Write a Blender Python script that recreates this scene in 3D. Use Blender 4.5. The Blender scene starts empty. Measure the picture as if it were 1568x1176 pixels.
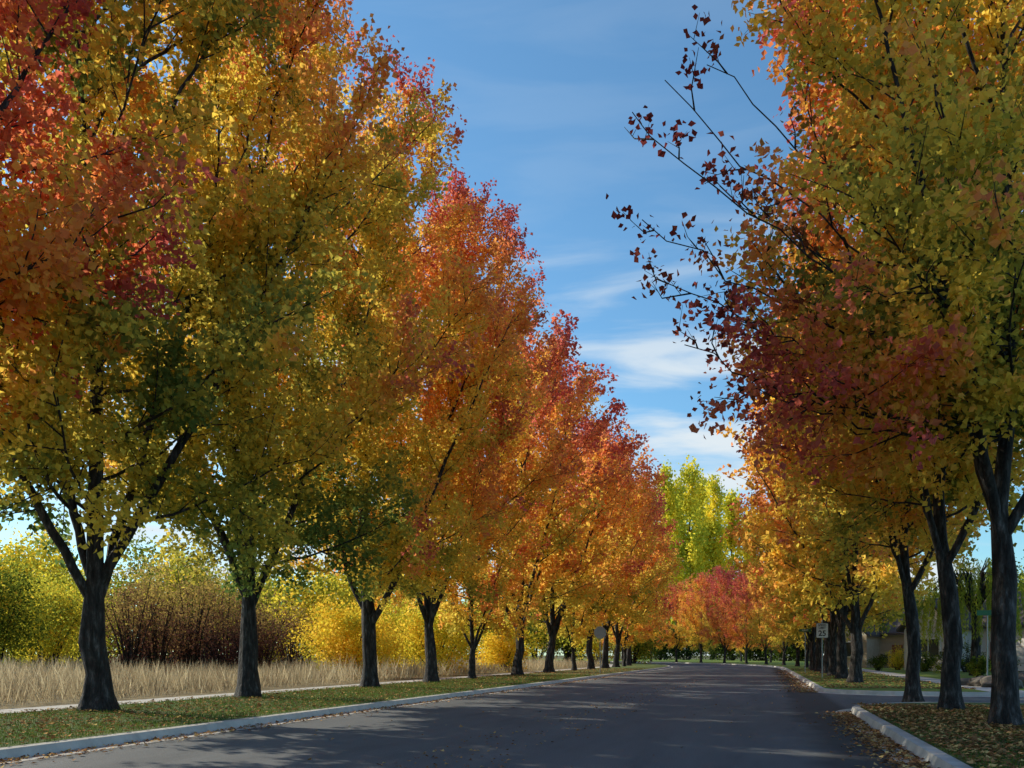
import bpy, math, random, bmesh
import numpy as np
from mathutils import Vector
D=bpy.data; SC=bpy.context.scene
# ------------------------------------------------------------ camera model
F=1350.0; W0=1568.0; HX=1168.0; HY=1003.0; CH=1.30; KZ=0.13
TH=math.atan((HX-W0/2)/F); CT,ST=math.cos(TH),math.sin(TH)
def G(px,py,zp=KZ):
    z=F*(CH-zp)/(py-HY); x=(px-W0/2)/F*z
    return (CT*x-ST*z, ST*x+CT*z)
def GZ(px,z):
    x=(px-W0/2)/F*z
    return (CT*x-ST*z, ST*x+CT*z)
cam=D.cameras.new("camera"); co=D.objects.new("camera",cam); SC.collection.objects.link(co)
cam.sensor_width=36; cam.lens=36*F/W0; cam.shift_y=(HY-588)/W0; cam.clip_end=6000
co.location=(0,0,CH); co.rotation_euler=(math.pi/2,0,TH); SC.camera=co
SC.view_settings.view_transform='Standard'; SC.view_settings.look='None'; SC.view_settings.exposure=0
# ------------------------------------------------------------ light
EL=math.radians(30); AZ=math.radians(-72)
w=D.worlds.new("World"); SC.world=w; w.use_nodes=True
nt=w.node_tree; N=nt.nodes; L=nt.links
bg=N['Background']; sky=N.new('ShaderNodeTexSky'); sky.sky_type='NISHITA'; sky.sun_disc=False
sky.sun_elevation=EL; sky.sun_rotation=AZ; sky.air_density=1.0; sky.dust_density=0.3; sky.ozone_density=1.6
tint=N.new('ShaderNodeMix'); tint.data_type='RGBA'; tint.blend_type='MULTIPLY'; tint.inputs[0].default_value=1; L.new(sky.outputs['Color'],tint.inputs[6]); tint.inputs[7].default_value=(.68,1.02,1.12,1)
tc=N.new('ShaderNodeTexCoord'); mp=N.new('ShaderNodeMapping'); mp.inputs['Scale'].default_value=(1.6,1.6,11); mp.inputs['Rotation'].default_value=(0.06,0.1,0)
mp.inputs['Location'].default_value=(2.3,0.7,0.9)
ns=N.new('ShaderNodeTexNoise'); ns.inputs['Scale'].default_value=1.9; ns.inputs['Detail'].default_value=7; ns.inputs['Roughness'].default_value=.52; ns.inputs['Distortion'].default_value=.5
L.new(tc.outputs['Generated'],mp.inputs['Vector']); L.new(mp.outputs['Vector'],ns.inputs['Vector'])
rp=N.new('ShaderNodeMapRange'); rp.interpolation_type='SMOOTHSTEP'; rp.inputs['From Min'].default_value=.45; rp.inputs['From Max'].default_value=.68
L.new(ns.outputs['Fac'],rp.inputs['Value'])
sx=N.new('ShaderNodeSeparateXYZ'); L.new(tc.outputs['Generated'],sx.inputs['Vector'])
r2=N.new('ShaderNodeMapRange'); r2.inputs['From Min'].default_value=.46; r2.inputs['From Max'].default_value=.28; r2.inputs['To Min'].default_value=.07; r2.inputs['To Max'].default_value=.95
L.new(sx.outputs['Z'],r2.inputs['Value'])
mu=N.new('ShaderNodeMath'); mu.operation='MULTIPLY'; L.new(rp.outputs[0],mu.inputs[0]); L.new(r2.outputs[0],mu.inputs[1])
mx=N.new('ShaderNodeMix'); mx.data_type='RGBA'; L.new(mu.outputs[0],mx.inputs['Factor']); L.new(tint.outputs[2],mx.inputs[6]); mx.inputs[7].default_value=(5.2,5.7,6.0,1)
L.new(mx.outputs[2],bg.inputs['Color']); bg.inputs['Strength'].default_value=.15
sl=D.lights.new("sun","SUN"); so=D.objects.new("sun",sl); SC.collection.objects.link(so)
sl.energy=5.0; sl.angle=math.radians(.5); sl.color=(1,.90,.70)
sd=Vector((math.sin(AZ)*math.cos(EL),math.cos(AZ)*math.cos(EL),math.sin(EL)))
so.rotation_euler=sd.to_track_quat('Z','Y').to_euler(); so.location=(0,0,40)
# ------------------------------------------------------------ materials
def mat(name):
    m=D.materials.new(name); m.use_nodes=True; n=m.node_tree.nodes; return m,n,m.node_tree.links,n['Principled BSDF']
def ramp(n,stops):
    r=n.new('ShaderNodeValToRGB'); e=r.color_ramp.elements
    e[0].position,e[0].color=stops[0][0],(*stops[0][1],1); e[1].position,e[1].color=stops[-1][0],(*stops[-1][1],1)
    for p,c in stops[1:-1]:
        x=e.new(p); x.color=(*c,1)
    return r
def noisemat(name,stops,scale,rough=.9,bump=.3,stretch=(1,1,1),bscale=None,detail=8,dist=.02,spec=.3):
    m,n,l,b=mat(name); t=n.new('ShaderNodeTexCoord'); mp=n.new('ShaderNodeMapping'); mp.inputs['Scale'].default_value=stretch
    g=n.new('ShaderNodeNewGeometry')
    l.new(g.outputs['Position'] if stretch==(1,1,1) or name in('asphalt',) else t.outputs['Object'],mp.inputs['Vector'])
    s=n.new('ShaderNodeTexNoise'); s.inputs['Scale'].default_value=scale; s.inputs['Detail'].default_value=detail; s.inputs['Roughness'].default_value=.65
    l.new(mp.outputs[0],s.inputs['Vector']); r=ramp(n,stops); l.new(s.outputs['Fac'],r.inputs[0]); l.new(r.outputs[0],b.inputs['Base Color'])
    s2=n.new('ShaderNodeTexNoise'); s2.inputs['Scale'].default_value=bscale or scale*3; s2.inputs['Detail'].default_value=6; l.new(mp.outputs[0],s2.inputs['Vector'])
    bp=n.new('ShaderNodeBump'); bp.inputs['Strength'].default_value=bump; bp.inputs['Distance'].default_value=dist
    l.new(s2.outputs['Fac'],bp.inputs['Height']); l.new(bp.outputs[0],b.inputs['Normal'])
    b.inputs['Roughness'].default_value=rough; b.inputs['Specular IOR Level'].default_value=spec
    return m
def plain(name,c,rough=.6,metal=0):
    m,n,l,b=mat(name); s=n.new('ShaderNodeTexNoise'); s.inputs['Scale'].default_value=6; s.inputs['Detail'].default_value=5
    r=ramp(n,[(.3,tuple(x*.82 for x in c)),(.7,c)]); l.new(s.outputs['Fac'],r.inputs[0]); l.new(r.outputs[0],b.inputs['Base Color'])
    b.inputs['Roughness'].default_value=rough; b.inputs['Metallic'].default_value=metal; return m
def leafmat(name,stops,trans=.5,gain=1.0):
    m,n,l,b=mat(name); n.remove(b); out=n['Material Output']
    a=n.new('ShaderNodeAttribute'); a.attribute_name='t'; v=n.new('ShaderNodeAttribute'); v.attribute_name='v'
    oi=n.new('ShaderNodeObjectInfo'); sp=n.new('ShaderNodeSeparateColor'); l.new(oi.outputs['Color'],sp.inputs[0])
    ad=n.new('ShaderNodeMath'); ad.operation='ADD'; l.new(a.outputs['Fac'],ad.inputs[0]); l.new(sp.outputs[0],ad.inputs[1])
    sb=n.new('ShaderNodeMath'); sb.operation='SUBTRACT'; l.new(ad.outputs[0],sb.inputs[0]); sb.inputs[1].default_value=.5; sb.use_clamp=True
    r=ramp(n,stops); l.new(sb.outputs[0],r.inputs[0])
    vm=n.new('ShaderNodeVectorMath'); vm.operation='SCALE'; l.new(r.outputs[0],vm.inputs[0]); l.new(v.outputs['Fac'],vm.inputs['Scale'])
    d=n.new('ShaderNodeBsdfDiffuse'); l.new(vm.outputs[0],d.inputs['Color'])
    v2=n.new('ShaderNodeVectorMath'); v2.operation='SCALE'; v2.inputs['Scale'].default_value=gain; l.new(vm.outputs[0],v2.inputs[0])
    t=n.new('ShaderNodeBsdfTranslucent'); l.new(v2.outputs[0],t.inputs['Color'])
    mxs=n.new('ShaderNodeMixShader'); mxs.inputs[0].default_value=trans; l.new(d.outputs[0],mxs.inputs[1]); l.new(t.outputs[0],mxs.inputs[2])
    l.new(mxs.outputs[0],out.inputs['Surface']); return m
AUT=[(0,(.12,.20,.06)),(.13,(.30,.32,.07)),(.25,(.62,.52,.09)),(.38,(.90,.68,.11)),(.52,(.88,.47,.10)),(.65,(.80,.31,.11)),(.81,(.68,.18,.12)),(1,(.48,.10,.10))]  # blue lifted in every stop to imitate haze and sky sheen on the leaves
M_leaf=leafmat("autumn_leaves",AUT,.56,1.15)
M_shrub=leafmat("shrub_leaves",[(0,(.03,.05,.015)),(.25,(.14,.19,.03)),(.5,(.46,.48,.06)),(.75,(.86,.71,.07)),(1,(.86,.56,.07))],.5,1.15)
M_brown=leafmat("brown_leaves",[(0,(.07,.035,.035)),(.4,(.17,.08,.06)),(.65,(.34,.22,.09)),(1,(.62,.48,.13))],.45)
M_dry=leafmat("dry_grass",[(0,(.22,.17,.115)),(.5,(.50,.41,.26)),(1,(.80,.70,.48))],.4)
M_grass=leafmat("grass_blades",[(0,(.05,.09,.02)),(.5,(.11,.18,.035)),(1,(.25,.28,.07))],.3)
M_litter=leafmat("leaf_litter",[(0,(.17,.08,.04)),(.5,(.38,.2,.09)),(.8,(.56,.33,.14)),(1,(.7,.52,.2))],.1)
M_bark=noisemat("bark",[(.38,(.011,.010,.011)),(.53,(.035,.032,.033)),(.64,(.09,.088,.092)),(.72,(.17,.17,.18))],3.6,.8,1.0,(3,3,.8),9,8,.06)
M_asph=noisemat("asphalt",[(.3,(.090,.100,.112)),(.45,(.125,.136,.150)),(.6,(.145,.156,.170)),(.75,(.19,.20,.215))],.9,.8,.5,(1.4,.22,1),260,10,.006)
M_conc=noisemat("concrete",[(.3,(.40,.395,.38)),(.7,(.60,.59,.57))],3,.9,.3)
M_turf=noisemat("turf",[(.3,(.05,.085,.02)),(.5,(.10,.15,.035)),(.7,(.18,.18,.065))],1.3,.95,.8,(1,1,1),40,10,.03)
M_field=noisemat("dry_field",[(.3,(.10,.08,.035)),(.7,(.28,.22,.11))],.6,.95,.8)
M_ground=noisemat("ground_soil",[(.3,(.06,.07,.02)),(.7,(.16,.14,.05))],.05,.95,.3)
def fix_asphalt(m):
    n=m.node_tree.nodes; l=m.node_tree.links; b=n['Principled BSDF']; src=b.inputs['Base Color'].links[0].from_socket
    g=n.new('ShaderNodeNewGeometry'); s=n.new('ShaderNodeTexNoise'); s.inputs['Scale'].default_value=70; s.inputs['Detail'].default_value=3; l.new(g.outputs['Position'],s.inputs['Vector'])
    r=ramp(n,[(.35,(.62,.62,.62)),(.60,(1.0,1.0,1.0)),(.72,(1.8,1.8,1.75))]); l.new(s.outputs['Fac'],r.inputs[0])
    mx=n.new('ShaderNodeMix'); mx.data_type='RGBA'; mx.blend_type='MULTIPLY'; mx.inputs[0].default_value=1; l.new(src,mx.inputs[6]); l.new(r.outputs[0],mx.inputs[7])
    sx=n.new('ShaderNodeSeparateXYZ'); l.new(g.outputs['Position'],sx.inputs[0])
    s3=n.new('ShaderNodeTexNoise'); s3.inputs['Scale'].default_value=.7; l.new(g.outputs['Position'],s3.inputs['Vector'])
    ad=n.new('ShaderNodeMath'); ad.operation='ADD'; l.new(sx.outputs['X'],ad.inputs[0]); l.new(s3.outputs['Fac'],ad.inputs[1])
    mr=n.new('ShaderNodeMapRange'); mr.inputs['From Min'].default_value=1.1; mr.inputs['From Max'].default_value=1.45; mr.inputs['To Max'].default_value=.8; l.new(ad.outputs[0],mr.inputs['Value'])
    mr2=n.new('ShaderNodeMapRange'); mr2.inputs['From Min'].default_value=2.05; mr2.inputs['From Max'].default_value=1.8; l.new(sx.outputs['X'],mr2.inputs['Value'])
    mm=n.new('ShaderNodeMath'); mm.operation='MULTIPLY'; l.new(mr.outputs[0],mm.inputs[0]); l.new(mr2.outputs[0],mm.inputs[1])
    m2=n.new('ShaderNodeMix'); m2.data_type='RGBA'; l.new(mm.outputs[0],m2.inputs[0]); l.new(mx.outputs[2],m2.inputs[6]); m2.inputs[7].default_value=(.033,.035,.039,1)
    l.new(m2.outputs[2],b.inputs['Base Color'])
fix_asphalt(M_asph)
# ------------------------------------------------------------ mesh builder
class MB:
    def __init__(s): s.V=[];s.Q=[];s.M=[];s.T=[];s.B=[];s.n=0
    def add(s,v,q,m,t=.5,b=1.0):
        v=np.asarray(v,float); q=np.asarray(q,int)
        s.V.append(v); s.Q.append(q+s.n); s.M.append(np.full(len(q),m)); s.n+=len(v)
        s.T.append(np.broadcast_to(np.asarray(t,float),(len(v),))); s.B.append(np.broadcast_to(np.asarray(b,float),(len(v),)))
    def tube(s,p,r,n=5,m=0,rough=0,rng=None):
        p=np.asarray(p,float); r=np.asarray(r,float); k=len(p)
        t=np.gradient(p,axis=0); t/=np.linalg.norm(t,axis=1)[:,None]+1e-9
        ref=np.array([1,0,0.]) if abs(t[0][0])<.8 else np.array([0,1.,0])
        u=np.cross(t,ref); u/=np.linalg.norm(u,axis=1)[:,None]+1e-9; w_=np.cross(t,u)
        a=np.arange(n)*2*math.pi/n
        rr=np.repeat(r[:,None],n,1)
        if rough and rng is not None: rr=rr*(1+rough*rng.normal(size=(1,n))+.5*rough*rng.normal(size=(k,n)))
        V=p[:,None,:]+rr[...,None]*(np.cos(a)[None,:,None]*u[:,None,:]+np.sin(a)[None,:,None]*w_[:,None,:])
        i=np.arange(k-1)[:,None]*n; j=np.arange(n)[None,:]; j2=(j+1)%n
        Q=np.stack([i+j,i+j2,i+n+j2,i+n+j],-1).reshape(-1,4)
        s.add(V.reshape(-1,3),Q,m)
    def leaves(s,o,d,L_,W_,rng,m=1,t=.5,b=1.0,fold=.15):
        k=len(o); d=d/(np.linalg.norm(d,axis=1)[:,None]+1e-9)
        x=rng.normal(size=(k,3)); sd_=np.cross(d,x); sd_/=np.linalg.norm(sd_,axis=1)[:,None]+1e-9; nn=np.cross(d,sd_)
        L_=np.broadcast_to(L_,(k,))[:,None]; W_=np.broadcast_to(W_,(k,))[:,None]
        f=nn*W_*fold
        V=np.stack([o,o+d*L_*.42+sd_*W_*.5+f,o+d*L_,o+d*L_*.42-sd_*W_*.5+f],1).reshape(-1,3)
        Q=np.arange(4*k).reshape(k,4)
        s.add(V,Q,m,np.repeat(np.broadcast_to(t,(k,)),4),np.repeat(np.broadcast_to(b,(k,)),4))
    def mesh(s,name,mats,smooth0=True):
        me=D.meshes.new(name); V=np.concatenate(s.V); Q=np.concatenate(s.Q); M=np.concatenate(s.M)
        me.vertices.add(len(V)); me.vertices.foreach_set('co',V.astype(np.float32).ravel())
        me.loops.add(len(Q)*4); me.loops.foreach_set('vertex_index',Q.astype(np.int32).ravel())
        me.polygons.add(len(Q)); me.polygons.foreach_set('loop_start',np.arange(0,len(Q)*4,4,dtype=np.int32))
        me.polygons.foreach_set('material_index',M.astype(np.int32)); 
        me.polygons.foreach_set('use_smooth',(M==0) if smooth0 else np.zeros(len(Q),bool))
        me.update(calc_edges=True)
        for nm,arr in (('t',s.T),('v',s.B)):
            a=me.attributes.new(nm,'FLOAT','POINT'); a.data.foreach_set('value',np.concatenate(arr).astype(np.float32))
        for m in mats: me.materials.append(m)
        me.validate(); return me
def obj(name,me,loc=(0,0,0),rz=0,sc=1,off=.5,parent=None):
    o=D.objects.new(name,me); SC.collection.objects.link(o); o.location=loc; o.rotation_euler=(0,0,rz)
    o.scale=(sc,sc,sc) if not isinstance(sc,tuple) else sc; o.color=(off,0,0,1)
    if parent: o.parent=parent
    return o
# ------------------------------------------------------------ trees
def nrm(v): return v/(np.linalg.norm(v)+1e-9)
def make_tree(seed,T=21,R=5.4,zb=2.7,z0=2.0,tr=.25,nl=36,lpt=32,ls=.133,step=.40,extra=(),tb=.23,tg=.26,to=.16,far=False,low=18,name="maple_tree"):
    rng=np.random.default_rng(seed); mb=MB()
    def env(z):
        t=(z-zb)/(T-zb)
        if t<-.06: return .35*R
        if t<.40: return R*math.sqrt(max(.3,1-((.40-t)/.5)**2))
        if t>=1: return .05
        return R*(1-((t-.40)/.60)**2)**.58
    k=16; zz=np.concatenate([[ -.1,.12,.35,.8],np.linspace(1.4,T*.94,k)])
    wob=np.cumsum(rng.normal(size=(len(zz),2))*.07,axis=0); wob-=wob[3]; wob[:4]=0
    lead=np.column_stack([wob,zz])
    rr=np.where(zz<z0+.6,tr*(1-.08*zz/(z0+.6)),tr*.9*np.clip(1-(zz-z0-.6)/(T*.94-z0-.6),0,1)**1.6*.7+.010)
    rr[0]=tr*1.85; rr[1]=tr*1.42; rr[2]=tr*1.15
    mb.tube(lead,rr,14,0,.11,rng)
    def leadp(z):
        return np.array([np.interp(z,zz,lead[:,0]),np.interp(z,zz,lead[:,1]),z])
    TW=[]
    def grow_limb(p,az,al,r0,maxlen=99,bend=.012,hue=0,f0=.22):
        pts=[p.copy()]; q=p.copy(); n=0; ds=.4
        while n<60:
            d=np.array([math.sin(al)*math.cos(az),math.sin(al)*math.sin(az),math.cos(al)])+rng.normal(size=3)*.07
            q=q+nrm(d)*ds; n+=1; pts.append(q.copy()); al=max(.12,al-bend); az+=rng.normal()*.05
            if n*ds>maxlen: break
            if math.hypot(q[0],q[1])>env(q[2])*.93 or q[2]>T: break
        pts=np.array(pts); ln=len(pts)*ds
        rad=r0*np.linspace(1,.0,len(pts))**1.1+.009
        mb.tube(pts,rad,7 if r0>.05 else 5,0)
        branch(pts,ln,hue,1,f0)
    def branch(pts,ln,hue,sp=1.0,f0=.22,droop=0,short=1):
        ns=max(3,int(ln*(1-f0)/step*sp)); 
        for i in range(ns):
            f=f0+(1-f0)*(i+rng.random())/ns; x=f*(len(pts)-1); a=int(min(x,len(pts)-2)); p=pts[a]+(pts[a+1]-pts[a])*(x-a)
            d0=nrm(pts[a+1]-pts[a]); side=nrm(np.cross(d0,rng.normal(size=3)))
            up=rng.uniform(-.15,.45) if p[2]>zb+2.8 else rng.uniform(-.75,.15)
            d=nrm(d0*(.55+.5*f)+side*rng.uniform(.5,1.1)+np.array([0,0,up]))
            l=rng.uniform(.8,2.1)*(1.2-.45*f)*(R/5.4)**.5*short
            e=p+d*l; ee=env(e[2])
            if sp>=1 and (math.hypot(e[0],e[1])>ee*1.12+.3): l*=.55
            if p[2]+d[2]*l<z0+.5: continue
            sub=np.array([p,p+d*l*.5+rng.normal(size=3)*.06,p+d*l+np.array([0,0,.12*l])+rng.normal(size=3)*.05])
            mb.tube(sub,[.016,.011,.004],3 if far else 4,0)
            h=hue+rng.normal()*.07
            nt_=max(2,int(l/.21*(1 if sp>=1 else .6)))
            for j in range(nt_):
                g=.08+.92*(j+rng.random())/nt_; pp=sub[0]+(sub[1]-sub[0])*g*2 if g<.5 else sub[1]+(sub[2]-sub[1])*(g-.5)*2
                dd=nrm(d*.7+nrm(rng.normal(size=3))*.8+np.array([0,0,.35])); tl=rng.uniform(.3,.75)*(1 if sp>=1 else .6)
                TW.append((pp,dd,tl,h,1 if sp>=1 else .42))
    az=rng.random()*6.28
    for i in range(nl):
        u=i/(nl-1); z=z0+(T*.80-z0)*u**1.2+rng.normal()*.12
        az+=2.4+rng.normal()*.3; f0=.22
        if i<4: al=math.radians(rng.uniform(20,30)); r0=tr*rng.uniform(.36,.5); be=.002; f0=.15
        elif i<low: al=math.radians(rng.uniform(60,88)); r0=tr*.14; be=.03; f0=.12; z=max(z,zb+rng.uniform(.1,2.0))
        elif u<.65: al=math.radians(rng.uniform(42,68)); r0=tr*.17; be=.022
        else: al=math.radians(rng.uniform(28,55)); r0=tr*.13; be=.014
        grow_limb(leadp(max(z,z0)),az,al,r0,bend=be,hue=rng.normal()*.08,f0=f0)
    branch(lead[7:],T*.75,0,f0=.1)
    for (zs,tip,r0,sp,hu) in extra:
        p=leadp(zs); tip=np.array(tip,float); pts=[]
        for g in np.linspace(0,1,14):
            q=p+(tip-p)*g; q[2]+= -math.sin(g*math.pi)*.35; pts.append(q+rng.normal(size=3)*.06*(g>0))
        pts=np.array(pts); mb.tube(pts,np.linspace(r0,.008,14),6,0); branch(pts,np.linalg.norm(tip-p),hu,sp,f0=.4 if sp<1 else .3,short=.6 if sp<1 else .9)
    P=np.array([t[0] for t in TW]); Dv=np.array([t[1] for t in TW]); Ln=np.array([t[2] for t in TW]); H=np.array([t[3] for t in TW]); KP=np.array([t[4] for t in TW])
    if not far:
        for i in range(len(TW)): 
            if rng.random()<.2 or KP[i]<1: mb.tube([P[i],P[i]+Dv[i]*Ln[i]],[.007,.003],3,0)
    idx=np.repeat(np.arange(len(TW)),lpt)
    idx=idx[rng.random(len(idx))<KP[idx]]
    k=len(idx); g=rng.random(k)**.8
    o=P[idx]+Dv[idx]*(Ln[idx]*g)[:,None]+rng.normal(size=(k,3))*.12
    d=Dv[idx]*.5+rng.normal(size=(k,3))*.75+np.array([0,0,-.25])
    r=np.hypot(o[:,0],o[:,1]); ev=np.array([env(z) for z in np.linspace(0,T+2,200)]); er=np.interp(o[:,2],np.linspace(0,T+2,200),ev)
    outn=np.clip(r/np.maximum(er,.6),0,1.2); tz=np.clip((o[:,2]-zb)/(T-zb),0,1)
    t=tb+to*outn**6+tg*tz**1.2+H[idx]+rng.normal(size=k)*.045
    b=np.clip(rng.normal(size=k)*.14+1,.5,1.5)*np.where(KP[idx]<1,.4,1)  # leaves on sparse limbs darkened in colour to look like backlit silhouettes
    b=np.minimum(b,1.12)
    S=ls*rng.uniform(.65,1.25,k)
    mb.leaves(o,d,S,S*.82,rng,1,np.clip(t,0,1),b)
    return mb.mesh(name,[M_bark,M_leaf])
VT=[make_tree(s,T=T,R=R,tb=tb,tg=.30) for s,T,R,tb in ((11,21.5,5.7,.22),(12,20.5,5.4,.22),(13,22,5.7,.26))]
FT=[make_tree(s,T=T,R=R,far=True,lpt=9,ls=.24,step=.5,tb=.28,tg=.46,to=.08) for s,T,R in ((14,21,5.7),(15,20.5,5.3),(16,21.5,5.5))]
random.seed(5)
XC=-3.56; HW=5.45; S0=85.0; RC=110.0
def path(s,o=0.0):
    if s<=S0: return (XC+o,s)
    a=(s-S0)/RC; r=RC+o
    return (XC-RC+r*math.cos(a), S0+r*math.sin(a))
used=set()
def tree_at(me,x,y,off,sc=1,rz=None,z=KZ-.02,name="maple_tree"):
    if me.name in used: me=me.copy()
    used.add(me.name)
    return obj(name,me,(x,y,z),random.uniform(0,6.28) if rz is None else rz,sc,off)
offs=[.80,.43,.42,.54,.61,.56,.55,.50,.48,.50,.5]
dys=[134,85,65,50,42,37,31,27,24,22,20.2]
for i,(dy,of) in enumerate(zip(dys,offs)):
    x,y=G(HX-12.05*dy+random.uniform(-5,5)*dy/60,HY+dy)
    sc=random.uniform(.98,1.06)
    if i in (5,8): sc=.62  # shrunk to open a gap that lets a stripe of sun onto the road
    tree_at((VT if i<5 else FT)[(i*2+1)%3],x,y,of,sc)
ltx=G(HX-12.05*60,HY+60)[0]; lo=ltx-XC
tree_at(FT[0],ltx,.5,.55)
s=y+6.8; i=0
while s<190:
    px,py=path(s,lo); tree_at(FT[i%3],px,py,random.uniform(.4,.60),random.uniform(.92,1.0) if i%3!=1 else .62); s+=6.8*(1 if s<S0 else RC/(RC+lo)); i+=1
def cr(dx,dz,fw=0): return (CT*dx-ST*fw, ST*dx+CT*fw, dz)
ex=[(6.0,cr(-6.3,9.9,-.3),.025,.45,.35),(6.6,cr(-5.6,10.7,.3),.025,.4,.35),(7.5,cr(-4.9,10.9,0),.025,.4,.3),(7.0,cr(-4.6,9.2,.6),.025,.6,.35),(5.6,cr(-5.9,8.4,.2),.025,.6,.3),(5.0,cr(-5.5,7.6,.5),.03,.9,.2),(4.8,cr(-5.2,6.3,0),.03,.9,.2),
 (4.8,cr(-4.3,5.4,-.8),.03,1.0,.22),(5.4,cr(-4.4,6.6,-.5),.03,1.0,.24),(5.2,cr(-4.0,6.0,.9),.03,1.0,.24),(6.2,cr(-4.1,7.6,.2),.03,1.0,.26),(5.0,cr(-3.4,5.2,-1.6),.03,1.0,.24),(5.6,cr(-2.0,5.4,-2.2),.03,1.0,.22),(5.2,cr(-.8,5.2,-2.4),.03,1.0,.2)]
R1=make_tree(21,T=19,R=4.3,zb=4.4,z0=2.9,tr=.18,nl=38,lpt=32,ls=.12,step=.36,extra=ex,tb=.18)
R2=make_tree(22,T=19,R=4.2,zb=3.4,z0=2.6,tr=.16,nl=32,lpt=26,ls=.135,tb=.26)
for i,(px,dy,me,of,sc) in enumerate([(1540,109,R1,.5,1),(1455,85,R2,.54,1),(1397,70,R2,.58,.9),(1310,42,FT[1],.50,.92),(1290,36,FT[0],.52,.9),(1276,31.5,FT[2],.5,.92),(1265,28,FT[1],.6,.9),(1255,25.5,FT[0],.55,.95),(1248,23.5,FT[2],.5,.9)]):
    x,y=G(px,HY+dy); tree_at(me,x,y,of,sc,rz=0 if i==0 else None)
    if i==0: rtx=x
s=y+7; ro=rtx-XC+.1
while s<185:
    px,py=path(s,ro); tree_at(FT[i%3],px,py,random.uniform(.42,.7),random.uniform(.6,.72)); s+=8.5; i+=1
# ------------------------------------------------------------ ground, road, kerbs
def poly(name,pts,z,m):
    me=D.meshes.new(name); me.from_pydata([(p[0],p[1],z) for p in pts],[],[list(range(len(pts)))]); me.update()
    if me.polygons[0].normal.z<0: me.flip_normals()
    me.materials.append(m); return obj(name,me)
def ribbon(name,o0,o1,z,m,s0=-40,s1=250,ds=2.0,z1=None,nseg=1):
    S=np.arange(s0,s1+.01,ds); V=[];Q=[]
    for a in S:
        for k in range(nseg+1):
            o=o0+(o1-o0)*k/nseg; x,y=path(a,o); V.append((x,y,z if z1 is None else z+(z1-z)*k/nseg))
    c=nseg+1
    for i in range(len(S)-1):
        for k in range(nseg): Q.append((i*c+k,i*c+k+1,(i+1)*c+k+1,(i+1)*c+k))
    me=D.meshes.new(name); me.from_pydata(V,[],Q); me.update(); me.materials.append(m); return obj(name,me)
def sweep(name,line,prof,m):
    P=np.array(line,float); t=np.gradient(P,axis=0); t/=np.linalg.norm(t,axis=1)[:,None]; r=np.column_stack([t[:,1],-t[:,0]])
    V=[];Q=[];c=len(prof)
    for i in range(len(P)):
        for o,z in prof: V.append((P[i,0]+r[i,0]*o,P[i,1]+r[i,1]*o,z))
    for i in range(len(P)-1):
        for k in range(c-1): Q.append((i*c+k,i*c+k+1,(i+1)*c+k+1,(i+1)*c+k))
    me=D.meshes.new(name); me.from_pydata(V,[],Q); me.update(); me.materials.append(m); return obj(name,me)
poly("ground",[(-2500,-2500),(2500,-2500),(2500,2500),(-2500,2500)],-.05,M_ground)
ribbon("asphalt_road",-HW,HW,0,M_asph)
lline=[path(a,-HW) for a in np.arange(-40,250,2.)]
sweep("kerb",lline,[(.32,.004),(.0,.008),(-.04,KZ),(-.2,KZ+.005),(-.2,-.04)],M_conc)
KX=XC+HW
def arc(cx,cy,r,a0,a1,n=10): return [(cx+r*math.cos(math.radians(a0+(a1-a0)*i/n)),cy+r*math.sin(math.radians(a0+(a1-a0)*i/n))) for i in range(n+1)]
nearline=[(KX,a) for a in np.arange(-40,21,2.)]+arc(KX+3.2,21,3.2,180,90)+[(60,24.2)]
farline=[(60,30.5),(KX+3.2,30.5)]+arc(KX+2.6,33.1,2.6,270,180)[1:]+[path(a,HW) for a in np.arange(35,250,2.)]
kp=[(-.32,.004),(0,.008),(.04,KZ),(.2,KZ+.005),(.2,-.04)]
sweep("kerb",nearline,kp,M_conc); sweep("kerb",farline,kp,M_conc)
poly("side_street",[(KX-.01,19),(75,19),(75,35),(KX-.01,35)],-.004,M_asph)
poly("lawn",[(p[0]+.19,p[1]-(.19 if p[0]>KX+.5 else 0)) for p in nearline]+[(60,-40)],KZ,M_turf)
o_out=[path(a,HW+70) for a in np.arange(249,34,-6.)]
fl2=[(p[0]+(.19 if p[1]>31 else 0),p[1]+.19 if p[1]<33 else p[1]) for p in farline[:14]]+[path(a,HW+.19) for a in np.arange(35,250,2.)]
M_lawn=noisemat("lawn_grass",[(.3,(.09,.15,.025)),(.6,(.19,.27,.04)),(.75,(.29,.31,.08))],1.2,.95,.8,(1,1,1),30,10,.03)
poly("lawn",fl2+o_out,KZ,M_lawn)
ribbon("grass_verge",-HW-.2,lo-.9,KZ,M_turf)
ribbon("sidewalk",lo-.9,lo-2.1,KZ+.006,M_conc)
ribbon("field",lo-2.1,lo-70,KZ-.02,M_field,z1=-.06)
poly("sidewalk",[(6.9,-40),(8.2,-40),(8.2,24),(6.9,24)],KZ+.006,M_conc)
poly("sidewalk",[(6.9,30.7),(8.2,30.7),(8.2,85),(6.9,85)],KZ+.006,M_conc)
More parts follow.
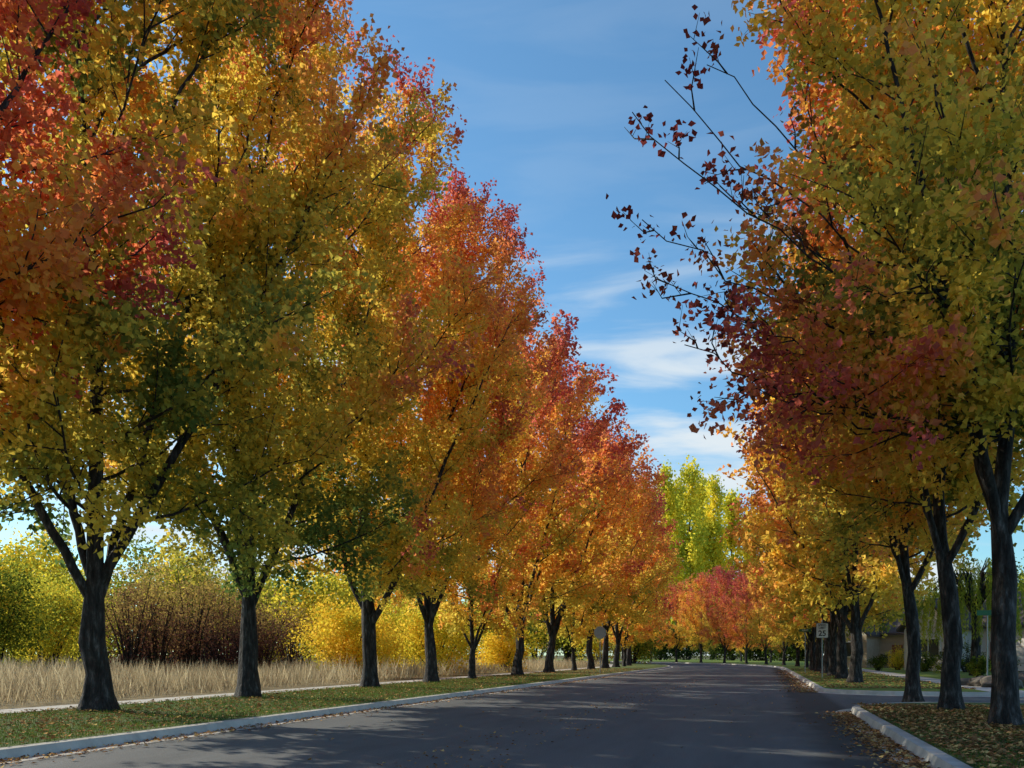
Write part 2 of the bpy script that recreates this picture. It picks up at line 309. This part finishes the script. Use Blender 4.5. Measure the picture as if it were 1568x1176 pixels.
# ------------------------------------------------------------ grass + litter
rng=np.random.default_rng(3)
def blades(name,n,xr,yr,h,wd,m,z=KZ,tm=.5,ts=.2,lean=.25):
    mb=MB(); x=rng.uniform(*xr,n); y=yr[0]+(yr[1]-yr[0])*rng.random(n)**1.4
    o=np.column_stack([x,y,np.full(n,z)]); d=np.column_stack([rng.normal(size=n)*lean,rng.normal(size=n)*lean,np.ones(n)])
    cl=np.sin(x*1.3+np.sin(y*.7)*2)*np.cos(y*.9+x*.4)+.5*np.sin(x*.37+y*.21)
    hh=h*rng.uniform(.4,1.25,n)*(1+.3*cl)
    mb.leaves(o,d,hh,wd,rng,0,np.clip(tm+cl*.18+rng.normal(size=n)*ts,0,1),np.clip(1+rng.normal(size=n)*.15,.5,1.2))
    return obj(name,mb.mesh(name,[m],False))
blades("verge_grass",60000,(ltx-.8,-9.2),(6,50),.075,.012,M_grass)
blades("verge_grass",26000,(2.1,6.8),(6,21),.07,.012,M_grass)
blades("tall_dry_grass",80000,(-46,ltx-2.6),(9,95),.85,.028,M_dry,z=KZ-.03,lean=.35)
def litter(n,xr,yr,z,s=.075,edge=None,yp=1.5):
    mb=MB(); x=rng.uniform(*xr,n) if edge is None else edge+np.abs(rng.normal(size=n))*xr[1]*(1 if xr[0]>0 else -1)
    y=yr[0]+(yr[1]-yr[0])*rng.random(n)**yp
    o=np.column_stack([x,y,z+rng.random(n)*.02]); a=rng.random(n)*6.28; d=np.column_stack([np.cos(a),np.sin(a),rng.normal(size=n)*.12]); S=s*rng.uniform(.6,1.3,n)
    k=n; sdv=np.column_stack([-np.sin(a),np.cos(a),rng.normal(size=n)*.3]); W_=S*.8
    V=np.stack([o,o+d*(S*.42)[:,None]+sdv*(W_*.5)[:,None]+np.array([0,0,.012]),o+d*S[:,None],o+d*(S*.42)[:,None]-sdv*(W_*.5)[:,None]+np.array([0,0,.012])],1).reshape(-1,3)
    V[:,2]=np.maximum(V[:,2],z+.003)
    mb.add(V,np.arange(4*k).reshape(k,4),0,np.repeat(rng.random(k),4),np.repeat(rng.uniform(.7,1.3,k),4))
    return mb
def merge(name,mbs,m):
    A=MB()
    for b in mbs:
        for v,q,t,bb in zip(b.V,b.Q,b.T,b.B): A.add(v,q,0,t,bb)
    return obj(name,A.mesh(name,[m],False))
merge("fallen_leaves",[litter(12000,(ltx-1,-9.2),(6,75),KZ+.03,.08),litter(14000,(2.1,6.9),(5,22),KZ+.03,.085,yp=1),
 litter(2200,(1,.28),(5,60),.008,.07,edge=-8.98),litter(2800,(-1,.26),(5,21),.008,.07,edge=1.85,yp=1),litter(1500,(-1,.4),(32,80),.008,.09,edge=1.8),
 litter(220,(-8.9,1.8),(7,60),.006,.06),litter(420,(-4.4,-2.8),(9,45),.006,.055),litter(4000,(2.2,7),(33,80),KZ+.01,.1)],M_litter)
# ------------------------------------------------------------ shrubs and background trees
def shrub(name,x,y,rx,rz,n,ls,m,tm=.6,ts=.12,z=0,K=None,seed=0,bottom=.0,stems=14,sr=1.0,tzg=0,spread=1.0):
    r=np.random.default_rng(seed); mb=MB(); K=K or 26
    u=r.normal(size=(K,3)); u/=np.linalg.norm(u,axis=1)[:,None]; rad=r.uniform(.35,.92,K)
    C=np.column_stack([u[:,0]*rad*rx,u[:,1]*rad*rx,bottom+rz+u[:,2]*rad*rz])
    C[:,2]=np.maximum(C[:,2],.3+bottom*.7)
    for c in C[:stems]:
        mb.tube([(c[0]*.12,c[1]*.12,-.1),(c[0]*.5,c[1]*.5,c[2]*.55),tuple(c)],[(.05+rz*.012)*sr,(.03+rz*.004)*sr,.012],5,0)
    ci=r.integers(0,K,n); cs=r.uniform(.14,.30,K)*np.minimum(rx,rz)*1.2*spread; q=r.normal(size=(n,3)); q=q/(np.linalg.norm(q,axis=1)[:,None])*(r.random(n)**.5)[:,None]*1.7*cs[ci][:,None]
    o=C[ci]+q; o[:,2]=np.maximum(o[:,2],.05)
    t=tm+(r.normal(size=K)*ts)[ci]+r.normal(size=n)*.07+tzg*(o[:,2]/(2*rz)-.5)
    d=r.normal(size=(n,3))+np.array([0,0,.3]); S=ls*r.uniform(.6,1.3,n)
    mb.leaves(o,d,S,S*.7,r,1,np.clip(t,0,1),np.clip(1+r.normal(size=n)*.15,.5,1.15))
    return obj(name,mb.mesh(name,[M_bark,m]),(x,y,z))
x,y=GZ(535,46); shrub("yellow_shrub",x,y,2.9,2.2,14000,.15,M_shrub,.78,.1,K=60,seed=1)
x,y=GZ(665,52); shrub("yellow_shrub",x,y,2.6,2.2,11000,.15,M_shrub,.72,.1,K=50,seed=2)
x,y=GZ(600,60); shrub("yellow_shrub",x,y,3.4,2.5,11000,.17,M_shrub,.66,.1,K=50,seed=3)
x,y=GZ(770,62); shrub("yellow_shrub",x,y,2.6,1.7,7000,.17,M_shrub,.78,.1,K=40,seed=33)
x,y=GZ(-10,46); shrub("green_shrub",x,y,3.0,3.2,14000,.16,M_shrub,.36,.18,K=70,seed=4)
x,y=GZ(70,52); shrub("green_shrub",x,y,2.8,3.1,12000,.16,M_shrub,.56,.14,K=60,seed=44)
x,y=GZ(-110,42); shrub("green_shrub",x,y,3.4,3.1,9000,.17,M_shrub,.3,.12,K=60,seed=5)
x,y=GZ(115,62); shrub("green_shrub",x,y,3.4,3.3,10000,.18,M_shrub,.6,.12,K=60,seed=6)
for i,(px,z,rx,rz,tm) in enumerate([(200,46,1.9,3.3,.6),(240,48,1.9,3.5,.7),(292,50,2.0,3.6,.65),(345,52,2.2,3.2,.45),(400,54,2.5,2.9,.35),(320,58,2.8,3.8,.7),(445,58,2.6,2.4,.4),(215,60,2.8,4.2,.7),(380,50,2.0,2.0,.3),(260,54,2.4,2.4,.3)]):
    x,y=GZ(px,z); shrub("brown_sapling",x,y,rx,rz,3600,.13,M_brown,tm-.02,.18,K=80,seed=20+i,sr=.9,tzg=1.1,stems=22)
rr=random.Random(9)
for i,px in enumerate(range(-180,1010,50)):
    z=rr.uniform(76,100); x,y=GZ(px+rr.uniform(-20,20),z)
    if px>640: z=rr.uniform(110,140); x,y=GZ(px,z)
    shrub("hedgerow_tree",x,y,rr.uniform(4,5.5),rr.uniform(4.6,6.4),6000,.38,M_shrub,rr.choice([.45,.55,.65,.75,.3]),.15,K=60,seed=60+i)
for i,(px,z,rx,rz,tm,n) in enumerate([(1010,200,6,4,.05,5000),(1050,215,7,4.5,.0,6000),(1120,190,6,4.6,.05,6000),(1165,180,5.5,4.4,.0,6000),(1205,170,5,4.2,.08,5000),(1240,165,5,3.4,.1,5000),(980,225,6,5,.2,5000),(1090,230,7,6,.1,5000),(1290,170,6,4,.15,4000),(1340,150,6,4.6,.2,4000),(1400,160,7,6.5,.1,5000),(1470,140,7,7,.2,5000),(1540,140,7,8,.15,6000),(1600,130,7,8,.3,5000)]):
    x,y=GZ(px,z); shrub("evergreen_hedge",x,y,rx,rz,n,.5,M_shrub,tm,.08,K=60,seed=100+i)
def poplar(px,z,h,r,seed,tm=.38):
    R_=np.random.default_rng(seed); mb=MB(); mb.tube([(0,0,0),(0,0,h*.5),(0,0,h*.9)],[.5,.3,.05],7,0)
    K=80; f=R_.random(K); zc=h*(.12+.84*f); rad=r*(1-f**2.6*.75)*R_.uniform(.2,.95,K); a=R_.random(K)*6.28
    C=np.column_stack([np.cos(a)*rad,np.sin(a)*rad,zc])
    for c in C: mb.tube([(0,0,max(c[2]-3.5,1)),tuple(c)],[.1,.03],4,0)
    n=9000; ci=R_.integers(0,K,n); o=C[ci]+R_.normal(size=(n,3))*np.array([.85,.85,1.4])*r*.21
    t=tm+(R_.normal(size=K)*.07)[ci]+R_.normal(size=n)*.05; S=.85*R_.uniform(.6,1.3,n)
    mb.leaves(o,R_.normal(size=(n,3))+np.array([0,0,.8]),S,S*.7,R_,1,np.clip(t,0,1),1.15)
    x,y=GZ(px,z); obj("poplar_tree",mb.mesh("poplar_tree",[M_bark,M_shrub]),(x,y,0))
for i,(px,z,top,r) in enumerate([(1018,250,712,4.6),(1056,245,706,5.2),(1092,250,722,4.6),(1120,255,750,4.6),(1148,250,790,4.4),(992,260,750,4.4),(1038,275,735,5.5),(1074,280,730,5.5)]):
    poplar(px,z,(HY-top)/F*z+CH,r,200+i,.62)
x,y=GZ(1073,150); tree_at(FT[1],x,y,.40,.58)
x,y=GZ(1180,140); tree_at(FT[2],x,y,.72,.55)
x,y=GZ(1135,160); tree_at(FT[0],x,y,.66,.62)
# ------------------------------------------------------------ weeping willow
def willow(px,z,h,r):
    R_=np.random.default_rng(77); mb=MB(); mb.tube([(0,0,0),(.1,0,h*.3),(0,.1,h*.6)],[.3,.24,.15],8,0)
    O=[];Dd=[];T_=[]
    for i in range(190):
        a=R_.random()*6.28; q=math.sqrt(R_.random())*r; top=h*(1-.35*(q/r)**2); p=np.array([math.cos(a)*q,math.sin(a)*q,top])
        if i%7==0: mb.tube([(0,0,h*.5),(p[0]*.5,p[1]*.5,h*.85),tuple(p)],[.09,.05,.015],5,0)
        ln=R_.uniform(.4,.8)*(top-.8); k=int(ln/.045); hh=R_.normal()*.06
        g=np.linspace(0,1,k); O.append(p+np.column_stack([g*.3*math.cos(a),g*.3*math.sin(a),-g*ln])+R_.normal(size=(k,3))*.04)
        Dd.append(np.column_stack([R_.normal(size=k)*.35,R_.normal(size=k)*.35,-np.ones(k)])); T_.append(np.full(k,.38+hh))
    O=np.concatenate(O);Dd=np.concatenate(Dd);T_=np.concatenate(T_)
    mb.leaves(O,Dd,.22,.05,R_,1,T_,1.1); x,y=GZ(px,z); obj("weeping_willow",mb.mesh("weeping_willow",[M_bark,M_shrub]),(x,y,KZ))
willow(1492,50,6.8,3.0)
# ------------------------------------------------------------ houses
def bx(name,cx,cy,cz,sx,sy,sz,m,par=None):
    v=[(cx+a*sx/2,cy+b*sy/2,cz+c*sz/2) for a in(-1,1) for b in(-1,1) for c in(-1,1)]
    f=[(0,1,3,2),(4,6,7,5),(0,4,5,1),(2,3,7,6),(0,2,6,4),(1,5,7,3)]
    me=D.meshes.new(name); me.from_pydata(v,[],f); me.update(); me.materials.append(m); return obj(name,me,parent=par)
M_wall=plain("siding_beige",(.42,.37,.30)); M_wall2=plain("siding_white",(.7,.69,.66)); M_roof=noisemat("shingles",[(.3,(.05,.04,.035)),(.7,(.12,.10,.085))],9,.9,.5)
M_trim=plain("white_trim",(.78,.78,.76)); M_glass=plain("window_glass",(.03,.04,.05),.12); M_door=plain("door_paint",(.25,.08,.05)); M_brick=noisemat("stone_veneer",[(.3,(.15,.12,.1)),(.7,(.33,.28,.23))],4,.9,.6)
def house(px,z,rz,wd=12,dp=9,hh=3.0,rh=2.7,wm=None,garage=True):
    e=D.objects.new("house",None); SC.collection.objects.link(e); x,y=GZ(px,z); e.location=(x,y,KZ); e.rotation_euler=(0,0,rz); wm=wm or M_wall
    bx("walls",0,0,hh/2,wd,dp,hh,wm,e); bx("stone_base",0,-dp/2-.04,.45,wd+.1,.1,.9,M_brick,e)
    ov=.5
    V=[(-wd/2-ov,-dp/2-ov,hh),(wd/2+ov,-dp/2-ov,hh),(wd/2+ov,dp/2+ov,hh),(-wd/2-ov,dp/2+ov,hh),(-wd/2-ov,0,hh+rh),(wd/2+ov,0,hh+rh)]
    V2=[(a,b,c+.18) for a,b,c in V]
    me=D.meshes.new("roof"); me.from_pydata(V+V2,[],[(0,1,5,4),(2,3,4,5),(6,7,11,10),(8,9,10,11),(0,1,7,6),(2,3,9,8),(0,4,10,6),(4,3,9,10),(1,5,11,7),(5,2,8,11)]); me.materials.append(M_roof); obj("roof",me,parent=e)
    me=D.meshes.new("gables"); me.from_pydata([(-wd/2,-dp/2,hh),(-wd/2,dp/2,hh),(-wd/2,0,hh+rh*.9),(wd/2,-dp/2,hh),(wd/2,dp/2,hh),(wd/2,0,hh+rh*.9)],[],[(0,1,2),(3,4,5)]); me.materials.append(wm); obj("gables",me,parent=e)
    gx=-wd*.25; gw=4.6
    bx("gable_wing",gx,-dp/2-1.0,hh/2,gw,2.0,hh,wm,e)
    yf=-dp/2-2.0
    me=D.meshes.new("wing_roof"); V=[(gx-gw/2-.4,yf-.4,hh-.15),(gx,yf-.4,hh+rh*.8),(gx+gw/2+.4,yf-.4,hh-.15),(gx-gw/2-.4,0,hh-.15),(gx,0,hh+rh*.8),(gx+gw/2+.4,0,hh-.15)]
    V2=[(a,b,c+.2) for a,b,c in V]
    me.from_pydata(V+V2,[],[(0,1,4,3),(1,2,5,4),(6,7,10,9),(7,8,11,10),(0,1,7,6),(1,2,8,7),(0,3,9,6),(2,5,11,8)]); me.materials.append(M_roof); obj("wing_roof",me,parent=e)
    me=D.meshes.new("wing_gable"); me.from_pydata([(gx-gw/2,yf+.002,hh),(gx+gw/2,yf+.002,hh),(gx,yf+.002,hh+rh*.78)],[],[(0,1,2)]); me.materials.append(M_trim); obj("wing_gable",me,parent=e)
    def win(cx,yy,w_=1.4,h_=1.3):
        bx("window_frame",cx,yy-.04,1.7,w_+.24,.08,h_+.24,M_trim,e); bx("window_glass",cx,yy-.07,1.7,w_,.06,h_,M_glass,e); bx("muntin",cx,yy-.11,1.7,.06,.04,h_,M_trim,e)
    win(gx,yf,1.8); win(wd*.42,-dp/2-.06,1.0)
    bx("door",wd*.02+.9,-dp/2-.1,1.05,1.0,.1,2.1,M_door,e)
    if garage:
        bx("garage_door",wd*.27,-dp/2-.12,1.2,2.6,.1,2.3,M_trim,e)
        for k in range(3): bx("panel_line",wd*.27,-dp/2-.18,.6+.58*k,2.6,.03,.03,M_wall,e)
    bx("chimney",wd*.2,1,hh+rh*.7,.9,.7,2.2,M_brick,e)
    return e
house(1400,84,math.radians(-40)); house(1570,66,math.radians(-50),wm=M_wall2,hh=3.1)
house(1480,105,math.radians(-30),wm=M_wall)
for i,(px,z,r) in enumerate([(1345,66,.9),(1430,70,1.3),(1375,70,1.2),(1450,56,1.0),(1535,50,.9),(1500,45,.7),(1330,85,1.5),(1415,62,.9),(1480,60,1.3)]):
    x,y=GZ(px,z); shrub("garden_shrub",x,y,r,r*.75,2500,.09,M_shrub,[.1,.3,.75,.2][i%4],.1,K=24,seed=300+i,z=KZ)
M_rock=noisemat("boulder_stone",[(.3,(.06,.055,.05)),(.7,(.2,.18,.16))],3,.9,.8)
for i,(px,z,s) in enumerate([(1500,33,.38),(1522,32,.45),(1548,31,.35),(1480,34,.3),(1565,33,.5)]):
    bm=bmesh.new(); bmesh.ops.create_icosphere(bm,subdivisions=3,radius=s); r=random.Random(i)
    ph=[r.uniform(0,6) for _ in range(3)]
    for v in bm.verts:
        c=v.co/s; k=1+.18*math.sin(c.x*3+ph[0])*math.cos(c.y*3.4+ph[1])+.1*math.sin(c.z*6+ph[2]+c.x*4); v.co=Vector((v.co.x*k*1.3,v.co.y*k,v.co.z*k*.65))
    me=D.meshes.new("boulder"); bm.to_mesh(me); bm.free(); me.materials.append(M_rock); x,y=GZ(px,z); obj("boulder",me,(x,y,KZ+s*.3),r.uniform(0,6))
# ------------------------------------------------------------ signs
M_metal=plain("galvanised_steel",(.35,.36,.37),.45,.6); M_white=plain("sign_white",(.8,.8,.8),.5); M_black=plain("sign_black",(.02,.02,.02),.5); M_green=plain("sign_green",(.02,.16,.07),.5)
def rrect(name,w_,h_,y,m,par,z,r=.05,th=.004,cut=None):
    pts=[]
    if cut: pts=[(w_/2*math.cos(math.radians(22.5+45*i))*1.08,z+w_/2*math.sin(math.radians(22.5+45*i))*1.08) for i in range(8)]
    else:
        for cx,cz,a in((w_/2-r,h_/2-r,0),(-w_/2+r,h_/2-r,90),(-w_/2+r,-h_/2+r,180),(w_/2-r,-h_/2+r,270)):
            for k in range(5): b=math.radians(a+k*22.5); pts.append((cx+r*math.cos(b),z+cz+r*math.sin(b)))
    n=len(pts); V=[(p[0],y,p[1]) for p in pts]+[(p[0],y+th,p[1]) for p in pts]
    Fc=[list(range(n)),list(range(2*n-1,n-1,-1))]+[(i,i+n,(i+1)%n+n,(i+1)%n) for i in range(n)]
    me=D.meshes.new(name); me.from_pydata(V,[],Fc); me.materials.append(m); return obj(name,me,parent=par)
def text(s,size,x,y,z,m,par,name):
    c=D.curves.new(name,'FONT'); c.body=s; c.size=size; c.align_x='CENTER'; c.align_y='CENTER'; c.extrude=.001; c.offset=size*.02; o=D.objects.new(name,c); SC.collection.objects.link(o)
    c.materials.append(m); o.location=(x,y,z); o.rotation_euler=(math.pi/2,0,0); o.parent=par
def post(par,h,m=None):
    mb=MB(); mb.tube([(0,.03,0),(0,.03,h)],[.03,.03],8,0); obj("post",mb.mesh("post",[m or M_metal]),parent=par)
e=D.objects.new("speed_limit_sign",None); SC.collection.objects.link(e); x,y=GZ(1259,46); e.location=(x,y,KZ); e.rotation_euler=(0,0,TH*.5)
post(e,3.0); rrect("sign_border",.62,.78,0,M_black,e,2.45); rrect("sign_face",.585,.745,-.005,M_white,e,2.45)
text("SPEED",.15,0,-.008,2.72,M_black,e,"text_speed"); text("LIMIT",.15,0,-.008,2.58,M_black,e,"text_limit"); text("25",.40,0,-.008,2.29,M_black,e,"text_number")
e=D.objects.new("stop_sign",None); SC.collection.objects.link(e); x,y=GZ(919,56); e.location=(x,y,KZ); e.rotation_euler=(0,0,TH)
post(e,3.0); rrect("sign_back",.76,.76,-.008,M_metal,e,2.6,cut=True)
e=D.objects.new("street_name_sign",None); SC.collection.objects.link(e); x,y=GZ(1233,58); e.location=(x,y,KZ); e.rotation_euler=(0,0,0.1)
post(e,2.9); rrect("name_blade",.75,.2,-.01,M_green,e,2.8,r=.02); text("ELM ST",.13,0,-.014,2.8,M_white,e,"text_name")
e=D.objects.new("street_name_sign",None); SC.collection.objects.link(e); x,y=GZ(1512,34); e.location=(x,y,KZ)
post(e,2.9); rrect("name_blade",.75,.2,-.01,M_green,e,2.8,r=.02)
print("objects",len(D.objects))
